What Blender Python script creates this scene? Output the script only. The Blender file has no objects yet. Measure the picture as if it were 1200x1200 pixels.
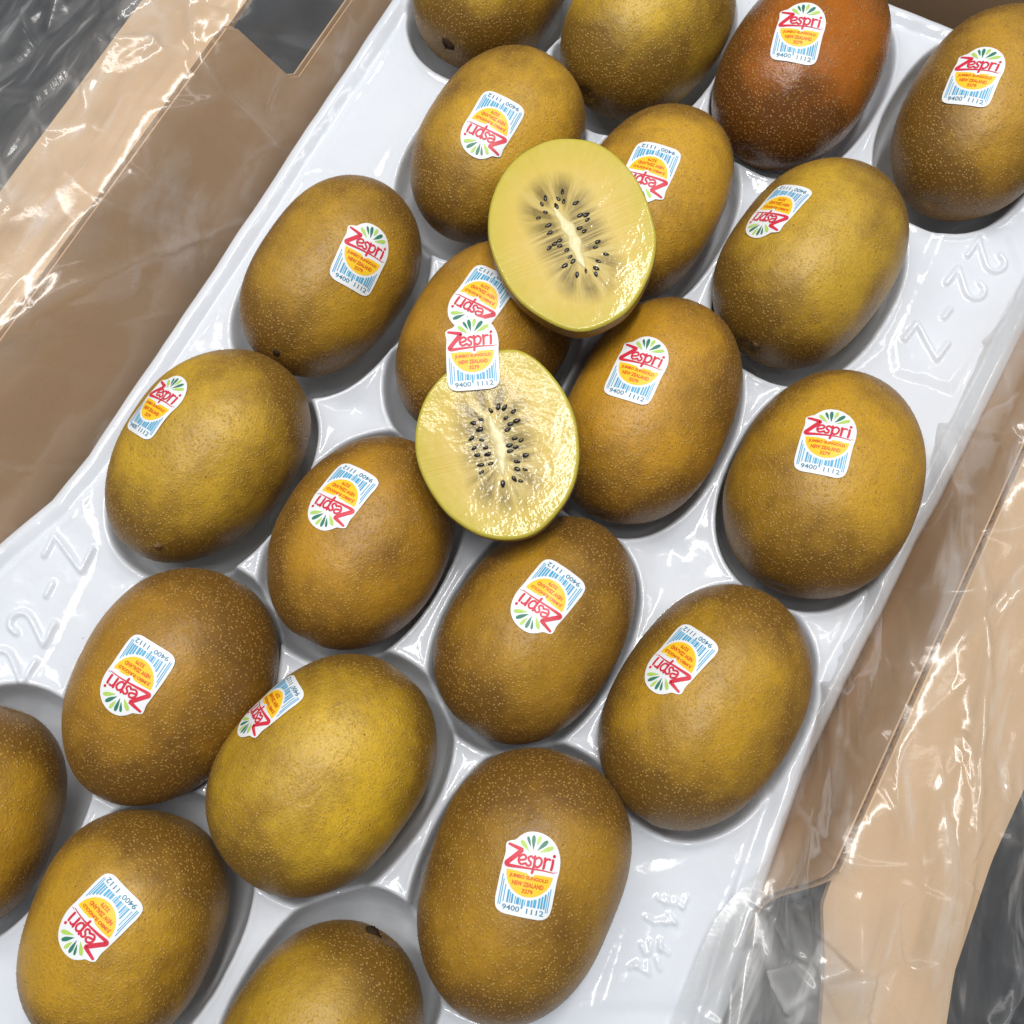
import bpy, math, random
import numpy as np
from mathutils import Vector, Matrix
from mathutils.bvhtree import BVHTree

S = bpy.context.scene
COL = S.collection
rng = np.random.default_rng(7)
random.seed(7)

# ------------------------------------------------------------------ camera, light, exposure
TILT = math.radians(13.0); FOV = math.radians(52.0); CAM_H = 0.34
FPX = 600 / math.tan(FOV / 2)
CAM = np.array([0.0, -CAM_H * math.tan(TILT), CAM_H])
ROT = np.array([[1, 0, 0], [0, math.cos(TILT), math.sin(TILT)], [0, -math.sin(TILT), math.cos(TILT)]])  # rows: right, up, back
cd = bpy.data.cameras.new('camera'); cam = bpy.data.objects.new('camera', cd); COL.objects.link(cam)
cam.location = CAM; cam.rotation_euler = (TILT, 0, 0)
cd.sensor_fit = 'HORIZONTAL'; cd.angle = FOV; cd.clip_start = 0.01; cd.clip_end = 50
S.camera = cam

w = bpy.data.worlds.new('World'); S.world = w; w.use_nodes = True
bg = w.node_tree.nodes['Background']; bg.inputs[0].default_value = (0.80, 0.90, 1.0, 1); bg.inputs[1].default_value = 0.25

def tube(name, loc, rz, sx, sy, power, col=(1.0, 0.975, 0.94)):
    ld = bpy.data.lights.new(name, 'AREA'); ld.shape = 'RECTANGLE'; ld.size = sx; ld.size_y = sy
    ld.energy = power; ld.color = col
    o = bpy.data.objects.new(name, ld); COL.objects.link(o); o.location = loc
    d = Vector((0, 0.03, 0)) - Vector(loc); q = d.to_track_quat('-Z', 'Y')
    o.rotation_euler = (q.to_matrix() @ Matrix.Rotation(rz, 3, 'Z')).to_euler()
    return o
tube('ceiling_light', (0.10, 0.30, 1.5), 0, 0.10, 1.2, 18.0)
tube('ceiling_light', (-0.55, 0.40, 1.5), 0, 0.10, 1.2, 10)
tube('ceiling_light', (0.95, 0.25, 1.5), 0, 0.10, 1.2, 3)

S.view_settings.view_transform = 'Standard'; S.view_settings.look = 'None'
S.view_settings.exposure = 0; S.view_settings.gamma = 1
S.render.engine = 'CYCLES'
try:
    S.cycles.use_denoising = True; S.cycles.denoiser = 'OPENIMAGEDENOISE'
except Exception: pass
S.cycles.transparent_max_bounces = 24; S.cycles.max_bounces = 10
S.cycles.diffuse_bounces = 4; S.cycles.glossy_bounces = 4; S.cycles.sample_clamp_indirect = 6
S.cycles.caustics_reflective = False; S.cycles.caustics_refractive = False

def ray(px, py):
    return ROT.T @ np.array([(px - 600) / FPX, (600 - py) / FPX, -1.0])
def back(px, py, z):
    d = ray(px, py); return CAM + d * ((z - CAM[2]) / d[2])
def V3(a): return Vector((float(a[0]), float(a[1]), float(a[2])))

# ------------------------------------------------------------------ mesh helpers
def mesh_np(name, verts, faces, smooth=True, mats=(), mat_idx=None):
    """verts Nx3, faces list of arrays (each M x k)"""
    me = bpy.data.meshes.new(name)
    verts = np.asarray(verts, dtype=np.float32)
    me.vertices.add(len(verts)); me.vertices.foreach_set('co', verts.ravel())
    if not isinstance(faces, list): faces = [faces]
    faces = [np.asarray(f, dtype=np.int32) for f in faces if len(f)]
    nl = sum(f.size for f in faces); nf = sum(len(f) for f in faces)
    me.loops.add(nl); me.loops.foreach_set('vertex_index', np.concatenate([f.ravel() for f in faces]))
    me.polygons.add(nf)
    tot = np.concatenate([np.full(len(f), f.shape[1]) for f in faces])
    st = np.concatenate([[0], np.cumsum(tot)[:-1]])
    me.polygons.foreach_set('loop_start', st.astype(np.int32))
    for m in mats: me.materials.append(m)
    if mat_idx is not None: me.polygons.foreach_set('material_index', np.asarray(mat_idx, dtype=np.int32))
    me.update(calc_edges=True); me.validate()
    me.polygons.foreach_set('use_smooth', np.full(len(me.polygons), smooth))
    return me
def link(name, me, parent=None, loc=None, rot=None):
    o = bpy.data.objects.new(name, me); COL.objects.link(o)
    if parent is not None: o.parent = parent
    if loc is not None: o.location = loc
    if rot is not None: o.rotation_euler = rot
    return o
def thing(name, label, cat, group=None, loc=(0, 0, 0), rz=0):
    o = bpy.data.objects.new(name, None); COL.objects.link(o); o.location = loc; o.rotation_euler = (0, 0, rz)
    o.empty_display_size = 0.01
    o['label'] = label; o['category'] = cat
    if group: o['group'] = group
    return o
def outward(me):
    v = np.empty(len(me.vertices) * 3); me.vertices.foreach_get('co', v); v = v.reshape(-1, 3); c = v.mean(0)
    n = np.array([tuple(p.normal) for p in me.polygons]); q = np.array([tuple(p.center) for p in me.polygons])
    if ((q - c) * n).sum() < 0: me.flip_normals()
    return me
def grid_faces(nu, nv, wrap_v=False):
    i = np.arange(nu - 1)[:, None]; j = np.arange(nv if wrap_v else nv - 1)[None, :]
    j2 = (j + 1) % nv
    return np.stack([i * nv + j, (i + 1) * nv + j + 0 * i, (i + 1) * nv + j2, i * nv + j2 + 0 * i], -1).reshape(-1, 4)
def vnoise(P, scale, seed, octs=3):
    """smooth value noise for Nx2 / Nx3 points"""
    P = np.asarray(P, dtype=float); out = np.zeros(len(P)); amp = 1; tot = 0
    for o in range(octs):
        Q = P / scale * 2 ** o + seed * 17.3 + o * 5.7
        I = np.floor(Q).astype(np.int64); F = Q - I; F = F * F * (3 - 2 * F); D = Q.shape[1]
        acc = np.zeros(len(P))
        for c in range(2 ** D):
            wgt = np.ones(len(P)); h = np.full(len(P), seed * 7919 + o * 104729, dtype=np.int64)
            for d in range(D):
                b = (c >> d) & 1
                wgt *= F[:, d] if b else 1 - F[:, d]
                h = (h * 31 + (I[:, d] + b)) * 2654435761 % 4294967291
            h = (h ^ (h >> 13)) * 1274126177 % 4294967291
            acc += wgt * (h / 4294967291.0)
        out += amp * (acc * 2 - 1); tot += amp; amp *= 0.5
    return out / tot
def blur(H, sig):
    r = int(3 * sig) + 1; k = np.exp(-0.5 * (np.arange(-r, r + 1) / sig) ** 2); k /= k.sum()
    for ax in (0, 1):
        P = np.pad(H, [(r, r) if a == ax else (0, 0) for a in (0, 1)], mode='edge'); out = np.zeros_like(H)
        for i, kk in enumerate(k):
            sl = [slice(None)] * 2; sl[ax] = slice(i, i + H.shape[ax]); out += kk * P[tuple(sl)]
        H = out
    return H
def poly_sd(P, poly):
    """signed distance to closed polygon, inside positive"""
    poly = np.asarray(poly); n = len(poly); d = np.full(len(P), 1e9); ins = np.zeros(len(P), bool)
    for i in range(n):
        a, b = poly[i], poly[(i + 1) % n]; e = b - a
        t = np.clip(((P - a) @ e) / (e @ e), 0, 1); q = P - a - t[:, None] * e
        d = np.minimum(d, np.hypot(q[:, 0], q[:, 1]))
        c = ((a[1] > P[:, 1]) != (b[1] > P[:, 1]))
        xs = a[0] + (P[:, 1] - a[1]) / (e[1] if abs(e[1]) > 1e-12 else 1e-12) * e[0]
        ins ^= c & (P[:, 0] < xs)
    return np.where(ins, d, -d)
def sstep(x, a, b):
    t = np.clip((x - a) / (b - a), 0, 1); return t * t * (3 - 2 * t)
def catmull(pts, m, closed=False):
    pts = np.asarray(pts, float); n = len(pts); out = []
    segs = n if closed else n - 1
    for i in range(segs):
        if closed: p0, p1, p2, p3 = (pts[(i + k - 1) % n] for k in range(4))
        else: p0, p1, p2, p3 = (pts[min(max(i + k - 1, 0), n - 1)] for k in range(4))
        for t in np.arange(m) / m:
            out.append(0.5 * (2 * p1 + (p2 - p0) * t + (2 * p0 - 5 * p1 + 4 * p2 - p3) * t * t + (3 * p1 - p0 - 3 * p2 + p3) * t ** 3))
    if not closed: out.append(pts[-1])
    return np.array(out)

# ------------------------------------------------------------------ materials
def new_mat(name):
    m = bpy.data.materials.new(name); m.use_nodes = True; nt = m.node_tree
    return m, nt, nt.nodes['Principled BSDF']
def N(nt, typ, **kw):
    n = nt.nodes.new(typ)
    for k, v in kw.items(): setattr(n, k, v)
    return n
def setin(n, **kw):
    for k, v in kw.items(): n.inputs[k.replace('_', ' ')].default_value = v
def noise(nt, vec, scale, detail=3, rough=0.55):
    n = N(nt, 'ShaderNodeTexNoise'); setin(n, Scale=scale, Detail=detail, Roughness=rough)
    if vec is not None: nt.links.new(vec, n.inputs['Vector'])
    return n.outputs['Fac']
def ramp(nt, fac, stops):
    r = N(nt, 'ShaderNodeValToRGB'); e = r.color_ramp.elements
    while len(e) < len(stops): e.new(0.5)
    for el, (p, c) in zip(e, stops):
        el.position = p; el.color = c if len(c) == 4 else (*c, 1)
    nt.links.new(fac, r.inputs[0]); return r.outputs[0]
def mixc(nt, fac, a, b, mode='MIX'):
    m = N(nt, 'ShaderNodeMix', data_type='RGBA', blend_type=mode)
    for sock, v in ((m.inputs[0], fac), (m.inputs[6], a), (m.inputs[7], b)):
        if hasattr(v, 'links'): nt.links.new(v, sock)
        elif isinstance(v, (int, float)): sock.default_value = v
        else: sock.default_value = (*v, 1) if len(v) == 3 else v
    return m.outputs[2]
def math_(nt, op, a, b=None, clamp=False):
    m = N(nt, 'ShaderNodeMath', operation=op, use_clamp=clamp)
    for sock, v in ((m.inputs[0], a), (m.inputs[1], b)):
        if v is None: continue
        if hasattr(v, 'links'): nt.links.new(v, sock)
        else: sock.default_value = v
    return m.outputs[0]
def bump(nt, h, strength, dist, bsdf, prev=None):
    b = N(nt, 'ShaderNodeBump'); setin(b, Strength=strength, Distance=dist)
    nt.links.new(h, b.inputs['Height'])
    if prev is not None: nt.links.new(prev, b.inputs['Normal'])
    if bsdf is not None: nt.links.new(b.outputs[0], bsdf.inputs['Normal'])
    return b.outputs[0]
def tc(nt, what='Object'): return N(nt, 'ShaderNodeTexCoord').outputs[what]

def skin_material(name='kiwi_skin', rough=0.42, endcol=(0.092, 0.036, 0.006), dotmix=0.70):
    m, nt, b = new_mat(name); L = nt.links.new
    co = tc(nt); oi = N(nt, 'ShaderNodeObjectInfo'); end_shade = N(nt, 'ShaderNodeAttribute', attribute_name='end_shade').outputs['Fac']
    off = N(nt, 'ShaderNodeVectorMath', operation='ADD'); L(co, off.inputs[0])
    cmb = N(nt, 'ShaderNodeCombineXYZ'); L(oi.outputs['Random'], cmb.inputs[0]); L(oi.outputs['Random'], cmb.inputs[2]); L(cmb.outputs[0], off.inputs[1])
    vec = off.outputs[0]
    n1 = noise(nt, vec, 38, 3, 0.6); n2 = noise(nt, vec, 170, 3, 0.65); n3 = noise(nt, vec, 1500, 2, 0.6)
    # gold to russet: patchy, and more russet towards both ends; painted side shade browns the flanks
    f = math_(nt, 'MULTIPLY', math_(nt, 'SUBTRACT', n1, 0.46), 2.6)
    f = math_(nt, 'ADD', f, math_(nt, 'MULTIPLY', end_shade, 1.2))
    f = math_(nt, 'ADD', f, math_(nt, 'MULTIPLY', math_(nt, 'SUBTRACT', n2, 0.5), 0.55))
    f = math_(nt, 'ADD', f, oi.outputs['Alpha'], clamp=True)
    russet = mixc(nt, 0.5, (0.150, 0.068, 0.013), oi.outputs['Color'], 'MIX')
    russet = mixc(nt, 0.60, russet, endcol)
    col = mixc(nt, f, oi.outputs['Color'], russet)
    col = mixc(nt, math_(nt, 'MULTIPLY', math_(nt, 'SUBTRACT', n3, 0.44, True), 1.2), col, (0.10, 0.055, 0.012))
    vo = N(nt, 'ShaderNodeTexVoronoi'); setin(vo, Scale=980.0); L(vec, vo.inputs['Vector'])
    dots = ramp(nt, vo.outputs['Distance'], [(0.0, (1, 1, 1)), (0.20, (1, 1, 1)), (0.36, (0, 0, 0))])
    sel = ramp(nt, math_(nt, 'ADD', math_(nt, 'MULTIPLY', noise(nt, vec, 240, 2), 0.75), math_(nt, 'MULTIPLY', f, 0.28)), [(0.36, (0, 0, 0)), (0.47, (1, 1, 1))])
    dots = mixc(nt, 1.0, dots, sel, 'MULTIPLY')
    col = mixc(nt, math_(nt, 'MULTIPLY', dots, dotmix), col, (0.52, 0.30, 0.065))
    vo2 = N(nt, 'ShaderNodeTexVoronoi'); setin(vo2, Scale=210.0); L(vec, vo2.inputs['Vector'])
    dk = ramp(nt, vo2.outputs['Distance'], [(0.0, (1, 1, 1)), (0.05, (1, 1, 1)), (0.09, (0, 0, 0))])
    col = mixc(nt, math_(nt, 'MULTIPLY', dk, 0.55), col, (0.09, 0.045, 0.012))
    blot = ramp(nt, noise(nt, vec, 30, 4, 0.7), [(0.64, (0, 0, 0)), (0.72, (1, 1, 1))])
    col = mixc(nt, math_(nt, 'MULTIPLY', blot, 0.35), col, (0.27, 0.165, 0.065))
    sc = noise(nt, vec, 75, 2, 0.5); ln = math_(nt, 'ABSOLUTE', math_(nt, 'SUBTRACT', sc, 0.5))
    ln = ramp(nt, ln, [(0.0, (1, 1, 1)), (0.010, (0, 0, 0))]); msk = ramp(nt, noise(nt, vec, 55, 1), [(0.60, (0, 0, 0)), (0.70, (1, 1, 1))])
    col = mixc(nt, math_(nt, 'MULTIPLY', mixc(nt, 1.0, ln, msk, 'MULTIPLY'), 0.45), col, (0.16, 0.085, 0.03))
    L(col, b.inputs['Base Color'])
    setin(b, Roughness=rough, Sheen_Weight=0.06, Sheen_Roughness=0.5)
    b.inputs['Specular IOR Level'].default_value = 0.42
    b.inputs['Sheen Tint'].default_value = (0.8, 0.6, 0.35, 1)
    b.inputs['Subsurface Weight'].default_value = 0.08; b.inputs['Subsurface Radius'].default_value = (0.004, 0.002, 0.0008); b.inputs['Subsurface Scale'].default_value = 0.5
    p = bump(nt, dots, 0.55, 0.0004, None)
    p = bump(nt, n3, 0.24, 0.0005, None, p)
    bump(nt, n2, 0.25, 0.002, b, p)
    return m
def simple(name, col, rough=0.5, spec=0.5, nscale=None, namt=0.1, bumpd=0.0):
    m, nt, b = new_mat(name); setin(b, Roughness=rough); b.inputs['Specular IOR Level'].default_value = spec
    b.inputs['Base Color'].default_value = (*col, 1)
    if nscale:
        f = noise(nt, tc(nt), nscale, 4, 0.6)
        nt.links.new(mixc(nt, f, tuple(c * (1 - namt) for c in col), tuple(min(1, c * (1 + namt)) for c in col)), b.inputs['Base Color'])
        if bumpd: bump(nt, f, 0.5, bumpd, b)
    return m
M_SKIN = skin_material(); M_SKIN_RED = skin_material('orange_kiwi_skin', 0.27, (0.045, 0.011, 0.003), 0.5)
M_FUZZ = simple('kiwi_fuzz', (0.31, 0.17, 0.045), 0.6, 0.3, 300, 0.35)
M_SCAR = simple('stem_scar_cork', (0.035, 0.020, 0.010), 0.8, 0.2, 900, 0.6, 0.0004)
M_CALYX = simple('dry_brown_ring', (0.17, 0.10, 0.045), 0.75, 0.2, 900, 0.4, 0.0004)
M_PAPER = simple('sticker_white', (0.78, 0.80, 0.82), 0.38, 0.4, 200, 0.02)
M_RED = simple('ink_red', (0.62, 0.030, 0.060), 0.4, 0.4, 900, 0.12)
M_YEL = simple('ink_yellow', (0.87, 0.55, 0.022), 0.4, 0.4, 120, 0.06)
M_ORA = simple('ink_orange', (0.66, 0.115, 0.012), 0.4, 0.4, 900, 0.1)
M_BLU = simple('ink_blue', (0.075, 0.36, 0.58), 0.4, 0.4, 900, 0.12)
M_TEAL = simple('ink_teal', (0.045, 0.21, 0.34), 0.4, 0.4, 900, 0.1)
M_DKG = simple('ink_dark_green', (0.035, 0.19, 0.12), 0.4, 0.4, 900, 0.1)
M_LTG = simple('ink_light_green', (0.42, 0.62, 0.12), 0.4, 0.4, 900, 0.1)
def tray_material():
    m, nt, b = new_mat('white_moulded_plastic'); co = tc(nt)
    n = noise(nt, co, 45, 3); n2 = noise(nt, co, 300, 2)
    col = mixc(nt, n, (0.665, 0.70, 0.76), (0.71, 0.745, 0.80))
    vo = N(nt, 'ShaderNodeTexVoronoi'); setin(vo, Scale=90.0); nt.links.new(co, vo.inputs['Vector'])
    sp = ramp(nt, vo.outputs['Distance'], [(0.0, (1, 1, 1)), (0.022, (1, 1, 1)), (0.035, (0, 0, 0))])
    col = mixc(nt, math_(nt, 'MULTIPLY', sp, 0.5), col, (0.30, 0.22, 0.13))
    nt.links.new(col, b.inputs['Base Color'])
    setin(b, Roughness=0.13); b.inputs['Specular IOR Level'].default_value = 0.55
    b.inputs['Subsurface Weight'].default_value = 0.15; b.inputs['Subsurface Radius'].default_value = (0.004, 0.004, 0.005); b.inputs['Subsurface Scale'].default_value = 0.3
    p = bump(nt, n, 0.35, 0.0025, None); bump(nt, n2, 0.12, 0.0006, b, p)
    return m
M_TRAY = tray_material()
def card_material(name, col, dark):
    m, nt, b = new_mat(name); co = tc(nt)
    mp = N(nt, 'ShaderNodeMapping'); mp.inputs['Scale'].default_value = (1, 1, 1); nt.links.new(co, mp.inputs['Vector'])
    n = noise(nt, co, 14, 4, 0.6); n2 = noise(nt, mp.outputs[0], 900, 2)
    c = mixc(nt, n, dark, col); c = mixc(nt, math_(nt, 'MULTIPLY', n2, 0.25), c, tuple(x * 0.7 for x in col))
    nt.links.new(c, b.inputs['Base Color']); setin(b, Roughness=0.75); b.inputs['Specular IOR Level'].default_value = 0.25
    bump(nt, n2, 0.15, 0.0004, b); return m
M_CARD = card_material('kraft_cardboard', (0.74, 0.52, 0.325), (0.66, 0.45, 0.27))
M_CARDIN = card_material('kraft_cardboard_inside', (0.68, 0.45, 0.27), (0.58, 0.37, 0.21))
M_EDGE = simple('torn_card_edge', (0.62, 0.47, 0.31), 0.85, 0.2, 600, 0.3, 0.0004)
M_GROUND = simple('dark_surface', (0.035, 0.036, 0.040), 0.45, 0.4, 20, 0.35)
def film_material():
    m, nt, b = new_mat('clear_plastic_film'); L = nt.links.new
    nt.nodes.remove(b); out = nt.nodes['Material Output']; co = tc(nt)
    tr = N(nt, 'ShaderNodeBsdfTransparent'); tr.inputs[0].default_value = (0.975, 0.975, 0.97, 1)
    gl = N(nt, 'ShaderNodeBsdfGlossy'); gl.inputs['Roughness'].default_value = 0.19; gl.inputs[0].default_value = (1, 1, 1, 1)
    df = N(nt, 'ShaderNodeBsdfDiffuse'); df.inputs[0].default_value = (0.80, 0.80, 0.80, 1)
    tl = N(nt, 'ShaderNodeBsdfTranslucent'); tl.inputs[0].default_value = (0.80, 0.80, 0.80, 1)
    n = noise(nt, co, 60, 4, 0.6); n2 = noise(nt, co, 230, 3, 0.6)
    p = bump(nt, n, 0.10, 0.003, None); p = bump(nt, n2, 0.12, 0.0005, None, p)
    L(p, gl.inputs['Normal']); L(p, df.inputs['Normal'])
    hz = N(nt, 'ShaderNodeMixShader'); hz.inputs[0].default_value = 0.4; L(df.outputs[0], hz.inputs[1]); L(tl.outputs[0], hz.inputs[2])
    m1 = N(nt, 'ShaderNodeMixShader')
    fv = N(nt, 'ShaderNodeAttribute', attribute_name='flow').outputs['Vector']
    mp = N(nt, 'ShaderNodeMapping'); mp.inputs['Scale'].default_value = (14, 95, 1); L(fv, mp.inputs['Vector'])
    hf = ramp(nt, noise(nt, mp.outputs[0], 1.0, 4, 0.62), [(0.36, (0.015,) * 3), (0.56, (0.07,) * 3), (0.66, (0.38,) * 3)])
    cz = math_(nt, 'MULTIPLY', N(nt, 'ShaderNodeAttribute', attribute_name='crease').outputs['Fac'], 0.20)
    hf = math_(nt, 'ADD', hf, cz, True)
    L(hf, m1.inputs[0]); L(tr.outputs[0], m1.inputs[1]); L(hz.outputs[0], m1.inputs[2])
    fr = N(nt, 'ShaderNodeFresnel'); fr.inputs[0].default_value = 1.5; L(p, fr.inputs['Normal'])
    fm = math_(nt, 'ADD', math_(nt, 'MULTIPLY', fr.outputs[0], 1.0), 0.0, True)
    fm = math_(nt, 'MINIMUM', fm, 0.22)
    m2 = N(nt, 'ShaderNodeMixShader'); L(fm, m2.inputs[0]); L(m1.outputs[0], m2.inputs[1]); L(gl.outputs[0], m2.inputs[2])
    L(m2.outputs[0], out.inputs['Surface']); return m
M_FILM = film_material()
def flesh_material():
    m, nt, b = new_mat('golden_flesh'); L = nt.links.new; co = tc(nt)
    A = lambda n: N(nt, 'ShaderNodeAttribute', attribute_name=n).outputs['Fac']
    ang, rad, cor = A('ang'), A('rad'), math_(nt, 'MULTIPLY', A('core'), 0.78)     # angle, radius 0..1, distance from core line (cm)
    cv = N(nt, 'ShaderNodeCombineXYZ')
    L(math_(nt, 'MULTIPLY', math_(nt, 'COSINE', ang), 9.0), cv.inputs[0]); L(math_(nt, 'MULTIPLY', math_(nt, 'SINE', ang), 9.0), cv.inputs[1]); L(math_(nt, 'MULTIPLY', rad, 1.5), cv.inputs[2])
    rays = noise(nt, cv.outputs[0], 1.0, 3, 0.6)
    base = ramp(nt, rad, [(0.0, (0.58, 0.46, 0.19)), (0.42, (0.66, 0.49, 0.145)), (0.72, (0.62, 0.455, 0.092)), (0.955, (0.55, 0.44, 0.062)), (1.0, (0.42, 0.37, 0.04))])
    # translucent dark locules between pale rays around the core
    zone = ramp(nt, cor, [(0.08, (0, 0, 0)), (0.24, (1, 1, 1)), (0.55, (1, 1, 1)), (1.0, (0, 0, 0))])
    rr = ramp(nt, rays, [(0.42, (1, 1, 1)), (0.58, (0.12, 0.12, 0.12))])
    f = mixc(nt, 1.0, zone, mixc(nt, 0.3, rr, (1, 1, 1)), 'MULTIPLY')
    col = mixc(nt, math_(nt, 'MULTIPLY', f, 0.90), base, (0.15, 0.100, 0.022))
    z2 = ramp(nt, cor, [(0.2, (1, 1, 1)), (1.0, (0.25, 0.25, 0.25))]); pale = ramp(nt, rays, [(0.52, (0, 0, 0)), (0.66, (1, 1, 1))])
    col = mixc(nt, math_(nt, 'MULTIPLY', mixc(nt, 1.0, z2, pale, 'MULTIPLY'), 0.55), col, (0.70, 0.58, 0.25))
    col = mixc(nt, math_(nt, 'MULTIPLY', noise(nt, co, 900, 2), 0.20), col, (0.62, 0.50, 0.13))
    L(col, b.inputs['Base Color'])
    setin(b, Roughness=0.35); b.inputs['Specular IOR Level'].default_value = 0.2
    b.inputs['Subsurface Weight'].default_value = 0.5; b.inputs['Subsurface Radius'].default_value = (0.006, 0.004, 0.0015); b.inputs['Subsurface Scale'].default_value = 0.6
    vo = N(nt, 'ShaderNodeTexVoronoi', feature='SMOOTH_F1'); setin(vo, Scale=950.0, Smoothness=0.5); L(co, vo.inputs['Vector'])
    g = noise(nt, co, 420, 2, 0.5)
    p = bump(nt, vo.outputs['Distance'], 0.07, 0.0005, None); p = bump(nt, g, 0.105, 0.0006, None, p); nt.links.new(p, b.inputs['Coat Normal']); setin(b, Coat_Weight=0.36, Coat_Roughness=0.09); p = bump(nt, g, 0.12, 0.0004, None)
    bump(nt, rays, 0.3, 0.0005, b, p)
    return m
M_FLESH = flesh_material()
M_CORE = simple('pale_core', (0.72, 0.62, 0.33), 0.25, 0.5, 700, 0.15, 0.0005)
M_SEED = simple('black_seed', (0.012, 0.008, 0.006), 0.22, 0.6, 900, 0.4)

# ------------------------------------------------------------------ kiwi data: outline box in the photograph (x0,x1,y0,y1) and lean
K = {1: (488, 678, -150, 82, 22, 40), 2: (657, 861, -86, 140, 25, 35), 3: (836, 1045, -46, 199, 25, 55), 4: (1045, 1265, 8, 259, 33, 50),
     5: (480, 681, 57, 285, 23, 38), 6: (662, 858, 119, 352, 30, 40), 7: (838, 1063, 187, 430, 25, 43), 8: (282, 490, 209, 440, 25, 40),
     9: (463, 668, 285, 515, 20, 35), 10: (655, 865, 350, 614, 25, 45), 11: (850, 1086, 432, 701, 8, 35), 12: (121, 361, 409, 662, 29, 50),
     13: (314, 536, 507, 762, 18, 40), 14: (515, 745, 605, 868, 30, 45), 15: (704, 949, 687, 973, 24, 52), 16: (69, 324, 665, 946, 28, 52),
     17: (247, 511, 766, 1047, 38, 40), 18: (489, 733, 876, 1205, 18, 48), 19: (21, 265, 949, 1240, 20, 52), 20: (-160, 79, 825, 1095, 25, 47),
     21: (250, 493, 1079, 1365, 30, 40)}
def dual(c, A, B, phi):
    u = np.array([math.cos(phi), math.sin(phi), 0]); v = np.array([-u[1], u[0], 0]); q = np.array([0, 0, 1.])
    Q = A * A * np.outer(u, u) + B * B * (np.outer(v, v) + np.outer(q, q))
    Q4 = np.zeros((4, 4)); Q4[:3, :3] = Q - np.outer(c, c); Q4[:3, 3] = -c; Q4[3, :3] = -c; Q4[3, 3] = -1
    P = np.diag([FPX, FPX, -1]) @ np.hstack([ROT, (-ROT @ CAM)[:, None]])
    D = P @ Q4 @ P.T; D = D / D[2, 2]; m = D[:2, 2]
    return np.array([600 + m[0], 600 - m[1]]), np.outer(m, m) - D[:2, :2]
ZC = 0.010
def fit(k):
    x0, x1, y0, y1, tx, ry = K[k]; m = np.array([(x0 + x1) / 2, (y0 + y1) / 2]); a = (x1 - x0) / 2; b = (y1 - y0) / 2
    s = (tx * b + ry * a) / 2; w_, V_ = np.linalg.eigh(np.array([[a * a, s], [s, b * b]]))
    al = math.atan2(V_[1, 1], V_[0, 1]) % math.pi
    c = back(*m, ZC); A, B, phi = .037, .03, al
    for it in range(60):
        mm, SS = dual(c, A, B, phi); ww, VV = np.linalg.eigh(SS); aa = math.atan2(VV[1, 1], VV[0, 1]) % math.pi
        c = c + .7 * (back(*m, ZC) - back(*mm, ZC))
        A *= (w_[1] / ww[1]) ** .35; B *= (w_[0] / ww[0]) ** .35
        phi += .6 * ((al - aa + math.pi / 2) % math.pi - math.pi / 2)
    return c, A, B, phi
FIT = {k: fit(k) for k in K}

# ------------------------------------------------------------------ ground
g = mesh_np('ground', [(-3, -3, -.075), (3, -3, -.075), (3, 3, -.075), (-3, 3, -.075)], np.array([[0, 1, 2, 3]]), mats=[M_GROUND])
go = link('ground', g); go['kind'] = 'structure'

# ------------------------------------------------------------------ moulded tray
LEFT_EDGE = [(520, -105), (460, -15), (400, 75), (290, 240), (190, 390), (140, 463), (96, 530), (55, 580), (0, 625), (-70, 690), (-150, 800), (-250, 960), (-420, 1250)]
RIGHT_EDGE = [(760, 1420), (852, 1215), (886, 1095), (922, 990), (950, 908), (1000, 800), (1043, 717), (1083, 635), (1110, 588), (1165, 478), (1197, 412), (1260, 290), (1330, 150)]
TOP_EDGE = [(1245, 68), (1190, 46), (1127, 29), (1040, -4), (900, -60), (800, -110)]
poly = np.array([back(x, y, 0)[:2] for x, y in LEFT_EDGE[::-1]] + [back(x, y, 0)[:2] for x, y in [(600, -190)]] +
                [back(x, y, 0)[:2] for x, y in TOP_EDGE[::-1]] + [back(x, y, 0)[:2] for x, y in RIGHT_EDGE[::-1]])
e1 = np.array([math.cos(math.radians(60)), math.sin(math.radians(60))]); e2 = np.array([e1[1], -e1[0]])
def to_tray(P): return np.stack([P @ e1, P @ e2], -1)
tp = to_tray(poly); lo = tp.min(0) - .004; hi = tp.max(0) + .004
vis = to_tray(np.array([back(x, y, 0)[:2] for x in (-60, 1260) for y in (-60, 1260)]))
lo = np.maximum(lo, vis.min(0) - .06); hi = np.minimum(hi, vis.max(0) + .06)
STEP = 0.00062
nu, nv = (int((hi[i] - lo[i]) / STEP) for i in (0, 1))
uu, vv = np.meshgrid(lo[0] + np.arange(nu) * STEP, lo[1] + np.arange(nv) * STEP, indexing='ij')
XY = uu.ravel()[:, None] * e1 + vv.ravel()[:, None] * e2
OFF = {16: (-11, -7), 17: (10, 5), 15: (13, 3), 18: (-4, -3), 19: (7, 0), 7: (9, 4), 3: (10, -5), 5: (-6, 1), 8: (-4, 2), 12: (-4, 6), 13: (-7, 0), 14: (-3, 3), 11: (4, 3), 10: (0, 3), 21: (4, -6), 4: (-6, 0), 9: (0, 0)}
H = np.zeros(nu * nv); rmin = np.full(nu * nv, 9.)
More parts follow.
